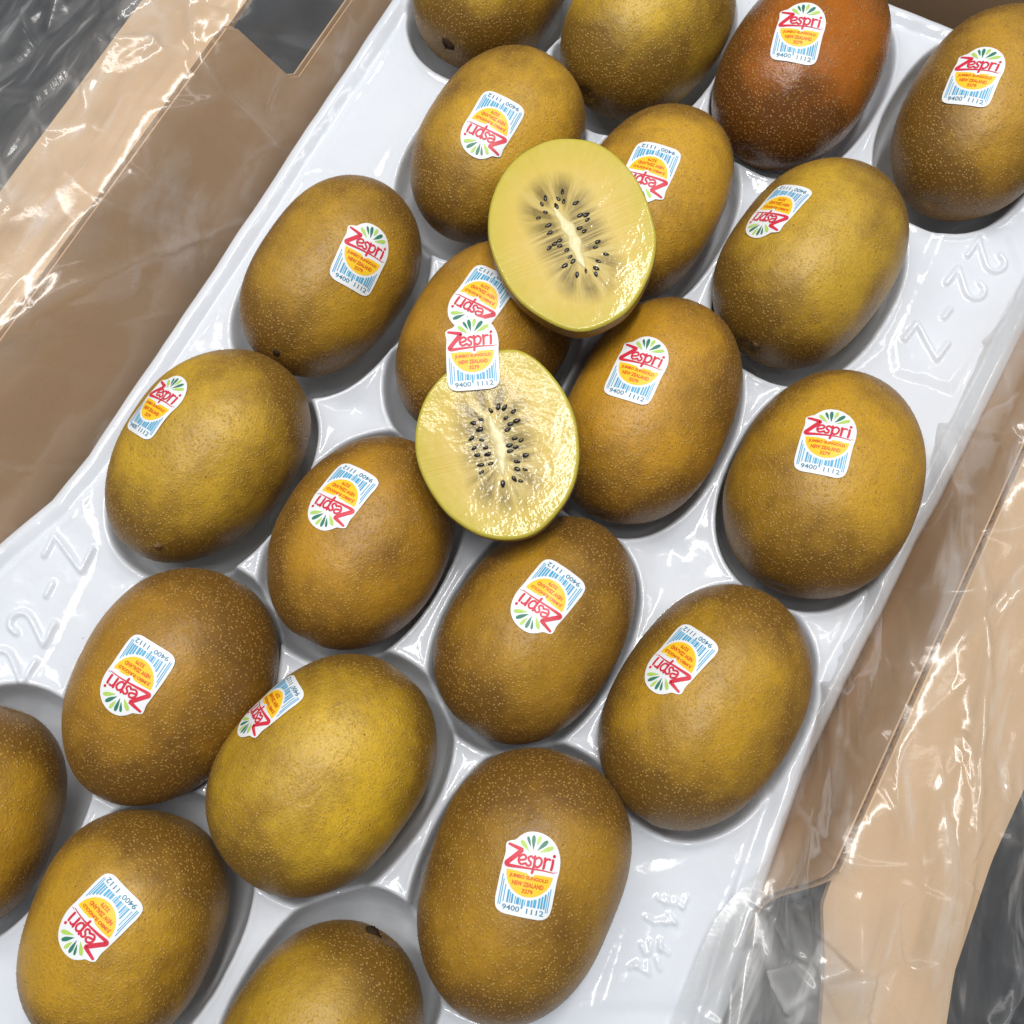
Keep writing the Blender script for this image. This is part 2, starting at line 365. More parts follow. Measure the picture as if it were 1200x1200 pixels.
for k, (c, A, B, phi) in FIT.items():
    ox, oy = OFF.get(k, (0, 0)); m = np.array([(K[k][0] + K[k][1]) / 2 + ox, (K[k][2] + K[k][3]) / 2 + oy])
    pc = c[:2] + back(*m, 0)[:2] - back((K[k][0] + K[k][1]) / 2, (K[k][2] + K[k][3]) / 2, 0)[:2]
    ph = 0.6 * math.radians(59) + 0.4 * phi
    ax = np.array([math.cos(ph), math.sin(ph)]); d = XY - pc
    a_, b_ = max(A * 1.03, .0405), max(B * 1.01, .0287)
    r = (np.abs(d @ ax / a_) ** 2.3 + np.abs((d[:, 0] * -ax[1] + d[:, 1] * ax[0]) / b_) ** 2.3) ** (1 / 2.3)
    D = 0.0245
    rmin = np.minimum(rmin, r); H = np.minimum(H, -D * np.sqrt(np.clip(1 - r ** 3.0, 0, 1)))
raw = H.copy()
sd = poly_sd(XY, poly)
# gentle crown of the webs and dimples where several cups meet
H = H.reshape(nu, nv); H += (.0010 * np.exp(-((rmin - 1.035) / .024) ** 2)).reshape(nu, nv); H -= (.0007 * sstep(rmin, 1.06, 1.22)).reshape(nu, nv) * (poly_sd(XY, poly) > .012).reshape(nu, nv); H = blur(H, 1.05); near = blur(raw.reshape(nu, nv), 14)
H = H.ravel() + 0.0
flat = sstep(near.ravel(), -.004, -.0006) * sstep(sd, .006, .012)
jx = vnoise(XY, .016, 5, 2)
H += np.where(raw > -1e-6, jx * .0007, 0) * sstep(H, -.003, -.0008)
# small dished facets at the junctions
for (px, py, r_, dz) in ((415, 480, .0105, -.0042), (785, 648, .0105, -.0042), (478, 545, .004, -.0012), (700, 640, .004, -.0012), (640, 590, .006, -.002), (800, 330, .005, -.002), (265, 690, .004, -.001), (520, 820, .004, -.001), (690, 155, .005, -.0015), (1020, 205, .005, -.001)):
    p = back(px, py, 0)[:2]; dd = np.hypot(*(XY - p).T) * (1 + .25 * vnoise(XY, .012, 9, 1))
    H += dz * .8 * np.exp(-(dd / (r_ * .75)) ** 2)
# rolled rim: bead, groove, turned-down lip
H += .0013 * np.exp(-((sd - .0055) / .0019) ** 2) - .0011 * np.exp(-((sd - .0098) / .0014) ** 2)
H -= .010 * np.clip(1 - sd / .0034, 0, 1.3) ** 2
# embossed letters: strokes in tray plane
def emboss(px0, px1, hgt, chars, flip, rad=.00085, amp=.0013):
    global H
    p0 = back(*px0, 0)[:2]; p1 = back(*px1, 0)[:2]
    du = (p1 - p0); L_ = np.linalg.norm(du); du /= L_; up = np.array([-du[1], du[0]])
    strokes = {'2': [[(.02, .72), (.10, .93), (.30, 1.0), (.48, .90), (.52, .70), (.40, .48), (.02, .0)], [(.02, 0), (.58, 0)]],
               'Z': [[(.0, 1), (.55, 1), (0, 0), (.58, 0)]], '-': [[(.12, .5), (.45, .5)]]}
    n = len(chars); cw = L_ / n
    best = np.full(len(XY), 1e9)
    ctr = (p0 + p1) / 2; nearm = np.hypot(*(XY - ctr).T) < L_; P = XY[nearm]; bb = best[nearm]
    for i, ch in enumerate(chars):
        for st in strokes[ch]:
            pts = np.array(st); pts = catmull(pts, 4) if ch == '2' and len(st) > 3 else pts
            W = [p0 + du * (cw * (i + .18 + q[0])) + up * (q[1] - .5) * hgt for q in pts]
            for a, b in zip(W[:-1], W[1:]):
                e = b - a; t = np.clip(((P - a) @ e) / (e @ e), 0, 1); q = P - a - t[:, None] * e
                bb = np.minimum(bb, np.hypot(q[:, 0], q[:, 1]))
    H[nearm] += amp * (1 - sstep(bb, rad * .3, rad * 1.7))
emboss((1168, 288), (1072, 418), .0125, '22-Z', False)
emboss((2, 800), (92, 625), .0135, '22-Z', False)
for i in range(16):   # illegible small emboss on the lower flat
    a = back(745 + 9 * (i % 4) + random.uniform(-4, 4) + 10 * (i // 4), 1135 - 26 * (i // 4) + random.uniform(-6, 6), 0)[:2]
    q = XY - a; th = random.uniform(0, 3.1); dd = np.abs(q[:, 0] * math.cos(th) + q[:, 1] * math.sin(th)); d2 = np.hypot(*q.T)
    H += .0007 * (1 - sstep(dd, .0003, .0010)) * (1 - sstep(d2, .0016, .0026))
# shallow raised panels of the label flats
for (pts, dz) in (([(1105, 262), (1180, 275), (1200, 330), (1115, 455), (1050, 435), (1045, 400)], .0011), ([(-40, 830), (20, 640), (100, 575), (118, 640), (40, 800), (-10, 860)], .0010), ([(700, 1180), (745, 1020), (850, 995), (880, 1010), (800, 1180)], .0009), ([(475, 60), (505, 95), (470, 160), (440, 205), (360, 200)], .0008)):
    pl = np.array([back(x, y, 0)[:2] for x, y in pts]); H += dz * sstep(poly_sd(XY, pl), -.0024, .0024) * .8
keep = sd > -.0006
fac = grid_faces(nu, nv); fac = fac[keep[fac].all(1)]
idx = np.full(nu * nv, -1); used = np.unique(fac); idx[used] = np.arange(len(used))
tv = np.column_stack([XY[used], H[used]])
tray_me = mesh_np('fruit_tray', tv, idx[fac][:, ::-1], mats=[M_TRAY])
tray = link('fruit_tray', tray_me)
tray['label'] = 'glossy white moulded plastic fruit tray with oval pockets, lying in the box'; tray['category'] = 'tray'

# ------------------------------------------------------------------ sticker artwork in label units (width 1, height 1.4)
def ribbon(pts, widths, cap=True):
    pts = np.asarray(pts, float); widths = np.broadcast_to(np.asarray(widths, float), (len(pts),))
    t = np.gradient(pts, axis=0); t /= np.linalg.norm(t, axis=1)[:, None] + 1e-9; n = np.stack([-t[:, 1], t[:, 0]], -1)
    v = []; f = []
    for p, q, w_ in zip(pts, n, widths): v += [p + q * w_ / 2, p - q * w_ / 2]
    for i in range(len(pts) - 1): f.append((2 * i, 2 * i + 1, 2 * i + 3, 2 * i + 2))
    if cap:
        for p, w_ in ((pts[0], widths[0]), (pts[-1], widths[-1])):
            b = len(v); v.append(p); v += [p + w_ / 2 * np.array([math.cos(a), math.sin(a)]) for a in np.linspace(0, 2 * math.pi, 8, endpoint=False)]
            f += [(b, b + 1 + i, b + 1 + (i + 1) % 8) for i in range(8)]
    return v, f
def rings(outline, n, centre):
    o = np.asarray(outline); c = np.asarray(centre); m = len(o); v = [c]; f = []
    for k in range(1, n + 1): v += list(c + (o - c) * (k / n))
    f += [(0, 1 + i, 1 + (i + 1) % m) for i in range(m)]
    for k in range(n - 1):
        a = 1 + k * m; b = a + m
        f += [(a + i, b + i, b + (i + 1) % m, a + (i + 1) % m) for i in range(m)]
    return v, f
def text_geo(txt, cx, cy, height, width, weight=0.0):
    cu = bpy.data.curves.new('t', 'FONT'); cu.body = txt; cu.align_x = 'LEFT'; cu.resolution_u = 3; cu.offset = weight
    ob = bpy.data.objects.new('t', cu); COL.objects.link(ob)
    me = bpy.data.meshes.new_from_object(ob.evaluated_get(bpy.context.evaluated_depsgraph_get()))
    v = np.array([x.co[:2] for x in me.vertices]); f = [tuple(p.vertices) for p in me.polygons]
    bpy.data.objects.remove(ob); bpy.data.curves.remove(cu); bpy.data.meshes.remove(me)
    a, b = v.min(0), v.max(0)
    v = (v - (a + b) / 2) / (b - a) * np.array([width, height]) + np.array([cx, cy])
    return list(v), f
ART = []   # (verts2d, faces, layer, material index)
STK_M = [M_PAPER, M_RED, M_YEL, M_ORA, M_BLU, M_TEAL, M_DKG, M_LTG]
def art(vf, layer, mi): ART.append((np.array(vf[0], float), vf[1], layer, mi))
body = [(-.34, -.68), (-.15, -.69), (.15, -.69), (.34, -.68), (.455, -.61), (.49, -.47), (.495, -.25), (.50, 0), (.515, .18), (.495, .36), (.42, .53), (.30, .65), (.15, .715), (0, .73), (-.14, .70), (-.25, .62), (-.32, .54), (-.40, .51), (-.465, .465), (-.47, .40), (-.455, .30), (-.47, .15), (-.485, -.1), (-.49, -.35), (-.49, -.47), (-.455, -.61)]
art(rings(catmull(body, 3, True), 9, (0, 0)), 0, 0)
Z0 = [(-.415, .45), (-.30, .425), (-.20, .40), (-.19, .385), (-.27, .29), (-.36, .19), (-.405, .135), (-.37, .105), (-.20, .112), (.0, .12), (.2, .128), (.43, .118)]
art(ribbon(catmull(Z0, 4), np.interp(np.linspace(0, 11, 45), [0, 2, 4, 6, 7, 9, 11], [.045, .072, .082, .082, .062, .034, .014])), 2, 1)
for pts, wd in (([(-.20, .225), (-.10, .255), (-.095, .305), (-.145, .325), (-.205, .275), (-.205, .205), (-.155, .165), (-.08, .195)], .034),
                ([(.035, .30), (.0, .325), (-.045, .30), (-.035, .255), (.005, .225), (.0, .175), (-.045, .165), (-.075, .19)], .034),
                ([(.06, .335), (.068, .25), (.065, .15), (.055, .06)], .040), ([(.075, .29), (.13, .33), (.185, .29), (.175, .21), (.125, .165), (.075, .19)], .034),
                ([(.235, .335), (.24, .25), (.235, .165)], .040), ([(.24, .28), (.28, .33), (.325, .325)], .032),
                ([(.375, .325), (.378, .25), (.37, .165)], .040), ([(.385, .39), (.387, .395)], .048)):
    art(ribbon(catmull(pts, 3), wd * 1.12), 3, 1)
art(text_geo('TM', .455, .135, .022, .05), 3, 1)
for base, tip, wd, mi in (((-.055, .395), (-.205, .53), .075, 7), ((-.04, .47), (-.115, .615), .050, 6), ((.01, .43), (-.02, .645), .068, 6), ((.055, .50), (.09, .655), .065, 7), ((.075, .43), (.215, .60), .075, 6), ((.115, .41), (.32, .52), .075, 7)):
    a, b = np.array(base), np.array(tip)
    art(ribbon([a + (b - a) * t for t in np.linspace(0, 1, 7)], wd * np.array([.05, .3, .55, .8, .95, 1, .8])), 2, mi)
arc = [(.02 + .405 * math.cos(t), .055 + .41 * math.sin(t)) for t in np.linspace(-.03, -math.pi + .03, 28)]
top = [(-.2, .045), (-.03, .035), (.055, -.02), (.11, .035), (.25, .045)]
art(rings(arc + top, 6, (.02, -.12)), 1, 2)
art(text_geo('JUMBO SUNGOLD', .02, -.045, .078, .68, .045), 2, 3)
art(text_geo('NEW ZEALAND', .02, -.152, .078, .55, .045), 2, 3)
art(text_geo('3279', .03, -.262, .074, .19, .04), 2, 3)
bx = -.435; pat = [1, 1, 1, 2, 1, 3, 2, 1, 1, 1, 2, 2, 1, 1, 3, 1, 1, 1, 2, 1, 1, 2, 3, 1, 2, 1, 3, 2, 2, 1, 2, 1, 2, 1, 1, 1, 1]
unit = .87 / sum(pat)
for i, n_ in enumerate(pat):
    if i % 2 == 0:
        x = bx + n_ * unit / 2; d = .455 ** 2 - (x - .02) ** 2
        y1 = .055 - math.sqrt(d) if d > 0 else -.05
        y1 = min(y1, -.05); guard = i in (0, 2, 18, 34, 36)
        y0 = -.555 if guard else -.50
        if y1 > y0: art(ribbon([(x, y0 + (y1 - y0) * t) for t in np.linspace(0, 1, 6)], n_ * unit * 1.08, False), 1, 4)
    bx += n_ * unit
art(text_geo('9400', -.20, -.575, .088, .30, .012), 2, 5)
art(text_geo('1112', .22, -.575, .088, .30, .012), 2, 5)
SW = 0.0158
def sticker_mesh(project):
    vs = []; f3 = []; m3 = []; f4 = []; m4 = []; fn = []; n0 = 0
    for v, f, layer, mi in ART:
        vs.append(project(v * SW, layer))
        for q in f:
            q = tuple(i + n0 for i in q)
            if len(q) == 3: f3.append(q); m3.append(mi)
            elif len(q) == 4: f4.append(q); m4.append(mi)
            else:
                for i in range(1, len(q) - 1): f3.append((q[0], q[i], q[i + 1])); m3.append(mi)
        n0 += len(v)
    return mesh_np('sticker', np.vstack(vs), [np.array(f3), np.array(f4)], mats=STK_M, mat_idx=m3 + m4)

# ------------------------------------------------------------------ kiwis
GOLD = (0.335, 0.195, 0.022)
INFO = {  # tint, brownness, sticker (px, py, up angle), scar px, label
 1: ((.33, .195, .022), -.05, None, (525, 52), 'kiwi cut off by the top edge with a dark stem scar at its lower left'),
 2: ((.36, .225, .022), -.25, None, None, 'olive gold kiwi without sticker at the top edge, just left of the orange kiwi'),
 3: ((.25, .070, .005), -.05, (936, 37, -12), None, 'orange brown kiwi with upright sticker, redder than all the others, at the top'),
 4: ((.30, .160, .022), .05, (1142, 88, -20), None, 'kiwi cut by the right edge in the top right corner, with upright sticker'),
 5: ((.35, .195, .022), -.05, (575, 147, 152), None, 'kiwi with upside down sticker just left of the upper cut half'),
 6: ((.35, .190, .022), -.05, (761, 201, 160), None, 'kiwi half hidden behind the right side of the upper cut half, its sticker partly covered'),
 7: ((.33, .200, .026), -.20, (909, 246, 146), (886, 404), 'pale olive kiwi beside the right embossed number, sticker near its upper left edge'),
 8: ((.30, .165, .020), .05, (424, 301, -25), (324, 413), 'kiwi by the left tray rim, upright sticker on its right side, dark lower tip'),
 9: ((.30, .150, .014), .05, (562, 350, 150), None, 'shaded kiwi mostly hidden between and under the two cut halves'),
 10: ((.33, .165, .015), .0, (747, 432, -20), None, 'kiwi with upright sticker touching the right side of the lower cut half'),
 11: ((.33, .180, .018), .0, (968, 517, -12), None, 'broad squarish kiwi by the right rim, upright sticker above its middle'),
 12: ((.35, .210, .024), -.08, (183, 474, -27), (186, 640), 'large squarish kiwi by the left rim, sticker at its upper left edge'),
 13: ((.29, .145, .014), .08, (398, 582, 154), None, 'kiwi with upside down sticker immediately left of the lower cut half'),
 14: ((.26, .135, .015), .15, (640, 701, 145), None, 'brown speckled kiwi directly below the lower cut half, upside down sticker'),
 15: ((.30, .165, .016), .08, (794, 774, 146), None, 'kiwi by the lower right rim whose pocket shows as a white crescent beside it'),
 16: ((.27, .135, .015), .12, (157, 794, 150), None, 'dark brown kiwi by the left rim below the left embossed number'),
 17: ((.37, .225, .018), -.25, (314, 828, 145), None, 'yellowest kiwi, its narrow sticker wrapped over the upper left side'),
 18: ((.25, .130, .014), .14, (619, 1026, -10), None, 'largest brown kiwi at the bottom with upright sticker in its middle'),
 19: ((.31, .170, .017), .02, (112, 1079, 140), None, 'kiwi in the lower left corner with upside down sticker on its left half'),
 20: ((.29, .155, .017), .1, None, None, 'kiwi cut off by the left edge, only its right side showing'),
 21: ((.28, .165, .018), .05, None, (437, 1092), 'kiwi cut off by the bottom edge with a dark dry stem stub on its top')}
GROUP = 'whole kiwi fruits in the tray pockets'
KTREES = {}
def ray_on(tree, px, py):
    d = V3(ray(px, py)).normalized(); h = tree.ray_cast(V3(CAM), d); return h[0], h[1]
def tri_fuzz(P, Nn, T, ln, wd, lift):
    n = len(P); B = np.cross(Nn, T); tip = P + (T + Nn * lift[:, None]) * ln[:, None]
    v = np.empty((n, 3, 3)); v[:, 0] = P + B * wd[:, None]; v[:, 1] = P - B * wd[:, None]; v[:, 2] = tip
    return v.reshape(-1, 3), np.arange(3 * n).reshape(-1, 3)
for k in K:
    c, A, B, phi = FIT[k]; tint, brown, stk, scar, label = INFO[k]
    r = np.random.default_rng(100 + k)
    root = thing('kiwi_fruit', label, 'kiwi', GROUP, tuple(c), phi)
    nu_, nv_ = 72, 96
    s = -np.cos(np.linspace(0, math.pi, nu_)); ex = r.uniform(2.12, 2.62); asym = r.uniform(-.08, .08)
    rad = (1 - np.abs(s) ** ex) ** (1 / 2.04) * (1 + asym * s)
    th = np.linspace(0, 2 * math.pi, nv_, endpoint=False)
    X = np.repeat(s * A, nv_); Y = (rad[:, None] * np.cos(th) * B).ravel(); Z = (rad[:, None] * np.sin(th) * B).ravel()
    tri_ = 1 + .013 * np.cos(3 * np.tile(th, nu_) + k); P = np.column_stack([X, Y * tri_, Z * tri_])
    # small beak at one end, lumps
    nn = vnoise(P, .030, k, 2); P *= (.988 + .026 * nn)[:, None]
    end_flank_shade = np.clip((np.abs(X) / A - .36) / .60, 0, 1) ** 1.3
    # side shade painted into the skin colour: flanks browner, top and underside left golden
    lit_band = np.abs(np.sin(np.tile(th, nu_) + r.uniform(-.35, .35))); end_flank_shade = np.clip(end_flank_shade + .58 * (1 - sstep(lit_band, .25, .92)), 0, 1.2)
    P[:, 0] -= np.sign(X) * .0012 * np.exp(-(np.hypot(Y, Z) / .0035) ** 2)
    me = outward(mesh_np('skin', P, grid_faces(nu_, nv_, True), mats=[M_SKIN_RED if k == 3 else M_SKIN]))
    at = me.attributes.new('end_shade', 'FLOAT', 'POINT'); at.data.foreach_set('value', end_flank_shade.astype(np.float32))
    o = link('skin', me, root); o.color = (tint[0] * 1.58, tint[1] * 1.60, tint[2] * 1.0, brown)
    W = Matrix.Translation(V3(c)) @ Matrix.Rotation(phi, 4, 'Z'); Wi = W.inverted()
    tree = BVHTree.FromPolygons([W @ V3(p) for p in P], [tuple(f.vertices) for f in me.polygons]); KTREES[k] = tree
    # fuzz of short hairs (normals from the ellipsoid gradient)
    n = 10000; q = r.normal(size=(n, 3)); q /= np.linalg.norm(q, axis=1)[:, None]
    dens = r.random(n) < .40 + .60 * np.clip(np.abs(q[:, 0]) * 1.2 - .2 + .5 * vnoise(q, .5, k + 50, 2), 0, 1)
    q = q[dens & (q[:, 2] > -.55)]; n = len(q)
    sx = np.clip(q[:, 0], -.995, .995); rr = np.interp(sx, s, rad); tt = np.arctan2(q[:, 2], q[:, 1])
    rr = rr * (1 + .013 * np.cos(3 * tt + k)); P2 = np.column_stack([sx * A, rr * np.cos(tt) * B, rr * np.sin(tt) * B]); P2 *= (.988 + .026 * vnoise(P2, .030, k, 2))[:, None]
    Nn = P2 / np.array([A * A, B * B, B * B]); Nn /= np.linalg.norm(Nn, axis=1)[:, None]
    T = r.normal(size=(n, 3)) + np.array([.6, 0, 0]); T -= Nn * (T * Nn).sum(1)[:, None]; T /= np.linalg.norm(T, axis=1)[:, None]
    fv, ff = tri_fuzz(P2 - Nn * .00005, Nn, T, r.uniform(.0003, .0009, n), r.uniform(.00004, .00010, n), r.uniform(.15, .8, n))
    fo = link('fuzz', mesh_np('fuzz', fv, ff, False, [M_FUZZ]), root); fo['kind'] = 'stuff'
    if stk:
        p0, n0 = ray_on(tree, stk[0], stk[1]); a = math.radians(stk[2])
        upi = ROT.T @ np.array([-math.sin(a), math.cos(a), 0]); upv = V3(upi); upv = (upv - n0 * upv.dot(n0)).normalized(); rt = upv.cross(n0).normalized()
        def project(v, layer):
            out = []
            for x, y in v:
                h = tree.ray_cast(p0 + rt * float(x) + upv * float(y) + n0 * .02, -n0)
                lift = .00012 + .00016 * (math.sin(float(x) * 520 + k * 2.1) * math.sin(float(y) * 430 + k)) * min(1, (x * x + y * y) / 6e-5)
                pt = h[0] if h[0] is not None else p0 + rt * float(x) + upv * float(y) - n0 * .006
                nr = h[1] if h[0] is not None else n0
                out.append(Wi @ (pt + (n0 * .6 + nr * .4) * (.00022 + lift + .00005 * layer)))
            return np.array([tuple(z) for z in out])
        so = link('sticker', sticker_mesh(project), root)
    if scar:
        p0, n0 = ray_on(tree, *scar)
        if p0 is None: continue
        t1 = n0.orthogonal().normalized(); t2 = n0.cross(t1); vs = []
        big = k in (1, 21); q_ = 1.0 if big else .62; rs = [.0, .0011 * q_, .0020 * q_, .0026 * q_]; hs = [.0010 * q_, .0011 * q_, .0004 * q_, -.0003]
        for i, (r_, h_) in enumerate(zip(rs, hs)):
            for j in range(14):
                a = 2 * math.pi * j / 14; jit = 1 + r.uniform(-.3, .3)
                vs.append(Wi @ (p0 + (t1 * math.cos(a) + t2 * math.sin(a)) * r_ * jit + n0 * (h_ * (1 + r.uniform(-.4, .4)))))
        link('stem_scar', mesh_np('stem_scar', [tuple(z) for z in vs], grid_faces(4, 14, True), mats=[M_SCAR if big or k == 8 else M_CALYX]), root)

# ------------------------------------------------------------------ two cut halves
def half(label, outline_px, centre_px, z, Nrm, core_px, depth, seeds_seed, stick=None):
    Nrm = np.array(Nrm, float); Nrm /= np.linalg.norm(Nrm); c = back(*centre_px, z)
    U = np.cross([0, 1, 0], Nrm); U /= np.linalg.norm(U); Vv = np.cross(Nrm, U)
    def onplane(px, py):
        d = ray(px, py); t = ((c - CAM) @ Nrm) / (d @ Nrm); q = CAM + d * t - c; return np.array([q @ U, q @ Vv])
    M = Matrix(((U[0], Vv[0], Nrm[0], c[0]), (U[1], Vv[1], Nrm[1], c[1]), (U[2], Vv[2], Nrm[2], c[2]), (0, 0, 0, 1)))
    root = thing('kiwi_half', label, 'kiwi half', 'cut kiwi halves on top of the whole fruit'); root.matrix_world = M
    ol = np.array([onplane(*p) for p in outline_px]); ol = catmull(ol, 12, True); m = len(ol)
    ol *= (1 + .006 * vnoise(ol, .01, seeds_seed, 2))[:, None]
    ca, cb = onplane(*core_px[0]), onplane(*core_px[1])
    # flesh face: rings with wet relief
    nr = 70; fr = np.linspace(0, 1, nr + 1)[1:]
    V = [np.zeros((1, 2))] + [ol * f for f in fr]; V = np.vstack(V)
    rad = np.concatenate([[0]] + [np.full(m, f) for f in fr])
    e = cb - ca; t = np.clip(((V - ca) @ e) / (e @ e), 0, 1); q = V - ca - t[:, None] * e; dc = np.hypot(*q.T)
    n_ = np.array([-e[1], e[0]]) / np.linalg.norm(e); d_ = e / np.linalg.norm(e); cm_ = (ca + cb) / 2; hl = np.linalg.norm(e) * .28; r0 = .0022
    al = (V - cm_) @ d_; ac = (V - cm_) @ n_; alc = np.clip(al, -hl, hl); th_ = np.arctan2(np.abs(ac), np.where(np.abs(al) > hl, al - alc, 1e-9))
    th_ = np.where(np.abs(al) <= hl, math.pi / 2, th_)
    arc_ = (hl - alc) + th_ * r0; ang = math.pi * arc_ / (2 * hl + math.pi * r0) * np.where(ac >= 0, 1, -1)
    z_ = -.0007 * sstep(rad, .972, 1.0) ** 2 + .00005 * vnoise(V, .0032, seeds_seed, 2) * (1 - sstep(rad, .95, 1)) + .0002 * vnoise(V, .014, seeds_seed + 3, 2)
    f3 = np.array([(0, 1 + i, 1 + (i + 1) % m) for i in range(m)]); f4 = grid_faces(nr, m, True)[:, ::-1] + 1
    me = mesh_np('flesh', np.column_stack([V, z_]), [f3, f4[:, ::-1]], mats=[M_FLESH])
    # orient faces up
    for nme, val in (('ang', ang), ('rad', rad), ('core', dc * 100)):
        a_ = me.attributes.new(nme, 'FLOAT', 'POINT'); a_.data.foreach_set('value', val.astype(np.float32))
    if me.polygons[5].normal.z < 0: me.flip_normals()
    link('flesh', me, root)
    # skin shell below
    ns = 26; ph = np.linspace(0, math.pi / 2, ns); vs = []
    for p in ph:
        rr = math.cos(p) ** .9 if p < math.pi / 2 - 1e-6 else .001
        rr = rr * (1 + .030 * math.sin(min(p * 5, math.pi)) )
        vs.append(np.column_stack([ol * rr, np.full(m, -.0007 - depth * math.sin(p))]))
    sm = outward(mesh_np('skin', np.vstack(vs), grid_faces(ns, m, True), mats=[M_SKIN]))
    a_ = sm.attributes.new('end_shade', 'FLOAT', 'POINT'); a_.data.foreach_set('value', np.full(ns * m, .25, dtype=np.float32))
    so = link('skin', sm, root); so.color = (.31, .17, .02, .1)
    # core: pale tapered ridge just proud of the flesh
    tt = np.linspace(0, 1, 20); w_ = .0019 * (1 + .25 * np.sin(tt * 23)) * np.sin(np.clip(tt, .03, .97) * math.pi) ** .6; d = e / np.linalg.norm(e); n = np.array([-d[1], d[0]]); vs = []
    for i, t_ in enumerate(tt):
        p = ca + e * t_ + n * .0006 * math.sin(t_ * 7 + seeds_seed)
        for j, a in enumerate(np.linspace(0, math.pi, 9)): vs.append((*(p + n * w_[i] * math.cos(a)), .00045 * math.sin(a) - .00012))
    cm = mesh_np('core', vs, grid_faces(20, 9), mats=[M_CORE])
    if cm.polygons[40].normal.z < 0: cm.flip_normals()
    link('core', cm, root)
    # seeds: drops lying around the core, pointing at it
    r = np.random.default_rng(seeds_seed); nsd = 32
    sv = []; lat = np.linspace(0, math.pi, 7); lon = np.linspace(0, 2 * math.pi, 8, endpoint=False)
    for a in lat:
        w0 = math.sin(a) * (1 - .28 * math.cos(a))
        for b in lon: sv.append((-.00105 * math.cos(a), .00060 * w0 * math.cos(b), .00045 * w0 * math.sin(b)))
    seed_me = outward(mesh_np('seed', sv, grid_faces(7, 8, True), mats=[M_SEED]))
    Lc = np.linalg.norm(e); placed = []
    for i in range(400):
        if len(placed) >= nsd: break
        t_ = r.uniform(-.2, 1.2); side = r.choice([-1, 1]); dist = r.uniform(.0030, .0082) * (1 - .25 * abs(t_ - .5))
        if 0 < t_ < 1: p = ca + e * t_ + n * side * dist
        else: p = ca + e * t_ + n * side * r.uniform(0.0, .0045)
        if any(np.hypot(*(p - z0)) < .0016 for z0 in placed): continue
        placed.append(p); tgt = ca + e * np.clip(t_, .15, .85)
        o = link('seed', seed_me, root, (p[0], p[1], r.uniform(.0001, .0003)), (r.uniform(-.2, .2), r.uniform(-.15, .15), math.atan2(tgt[1] - p[1], tgt[0] - p[0]) + r.normal() * .2))
        sc_ = r.uniform(.75, 1.12); o.scale = (sc_, sc_ * r.uniform(.8, 1.1), sc_ * .7)
    if stick:
        s0 = onplane(stick[0], stick[1]); a = math.radians(stick[2])
        dv = onplane(stick[0] - 10 * math.sin(a), stick[1] - 10 * math.cos(a)) - s0; dv /= np.linalg.norm(dv); dr = np.array([dv[1], -dv[0]])
        def project(v, layer):
            P = s0 + v[:, :1] * dr + v[:, 1:] * dv
            curl = .9 * np.clip(v[:, 1] + .004, 0, 1) ** 2 / .02 + .8 * np.clip(np.abs(v[:, 0]) - .004, 0, 1) ** 2 / .02
            return np.column_stack([P, .00075 + .00005 * layer - 14 * np.clip(v[:, 1] - .001, 0, 1) ** 2 - 4 * v[:, 0] ** 2])
        link('sticker', sticker_mesh(project), root)
    return root, M, ol
H1 = [(665, 161), (706, 170), (745, 207), (765, 255), (769, 292), (758, 330), (733, 366), (690, 387), (650, 380), (608, 352), (582, 310), (572, 270), (578, 226), (600, 188), (632, 167)]
H2 = [(592, 409), (625, 418), (655, 450), (673, 487), (679, 527), (674, 563), (658, 595), (632, 622), (601, 632), (562, 627), (525, 603), (500, 568), (487, 530), (489, 492), (505, 455), (540, 424)]
h1 = half('upper of the two cut golden kiwi halves, no sticker on its face', H1, (671, 277), .047, (-.036, -.02, 1), ((652, 243), (687, 313)), .021, 11)
h2 = half('lower cut golden kiwi half with a white sticker across its top rim', H2, (583, 521), .045, (-.055, -.14, 1), ((576, 487), (592, 556)), .021, 23, (553, 415, 4))

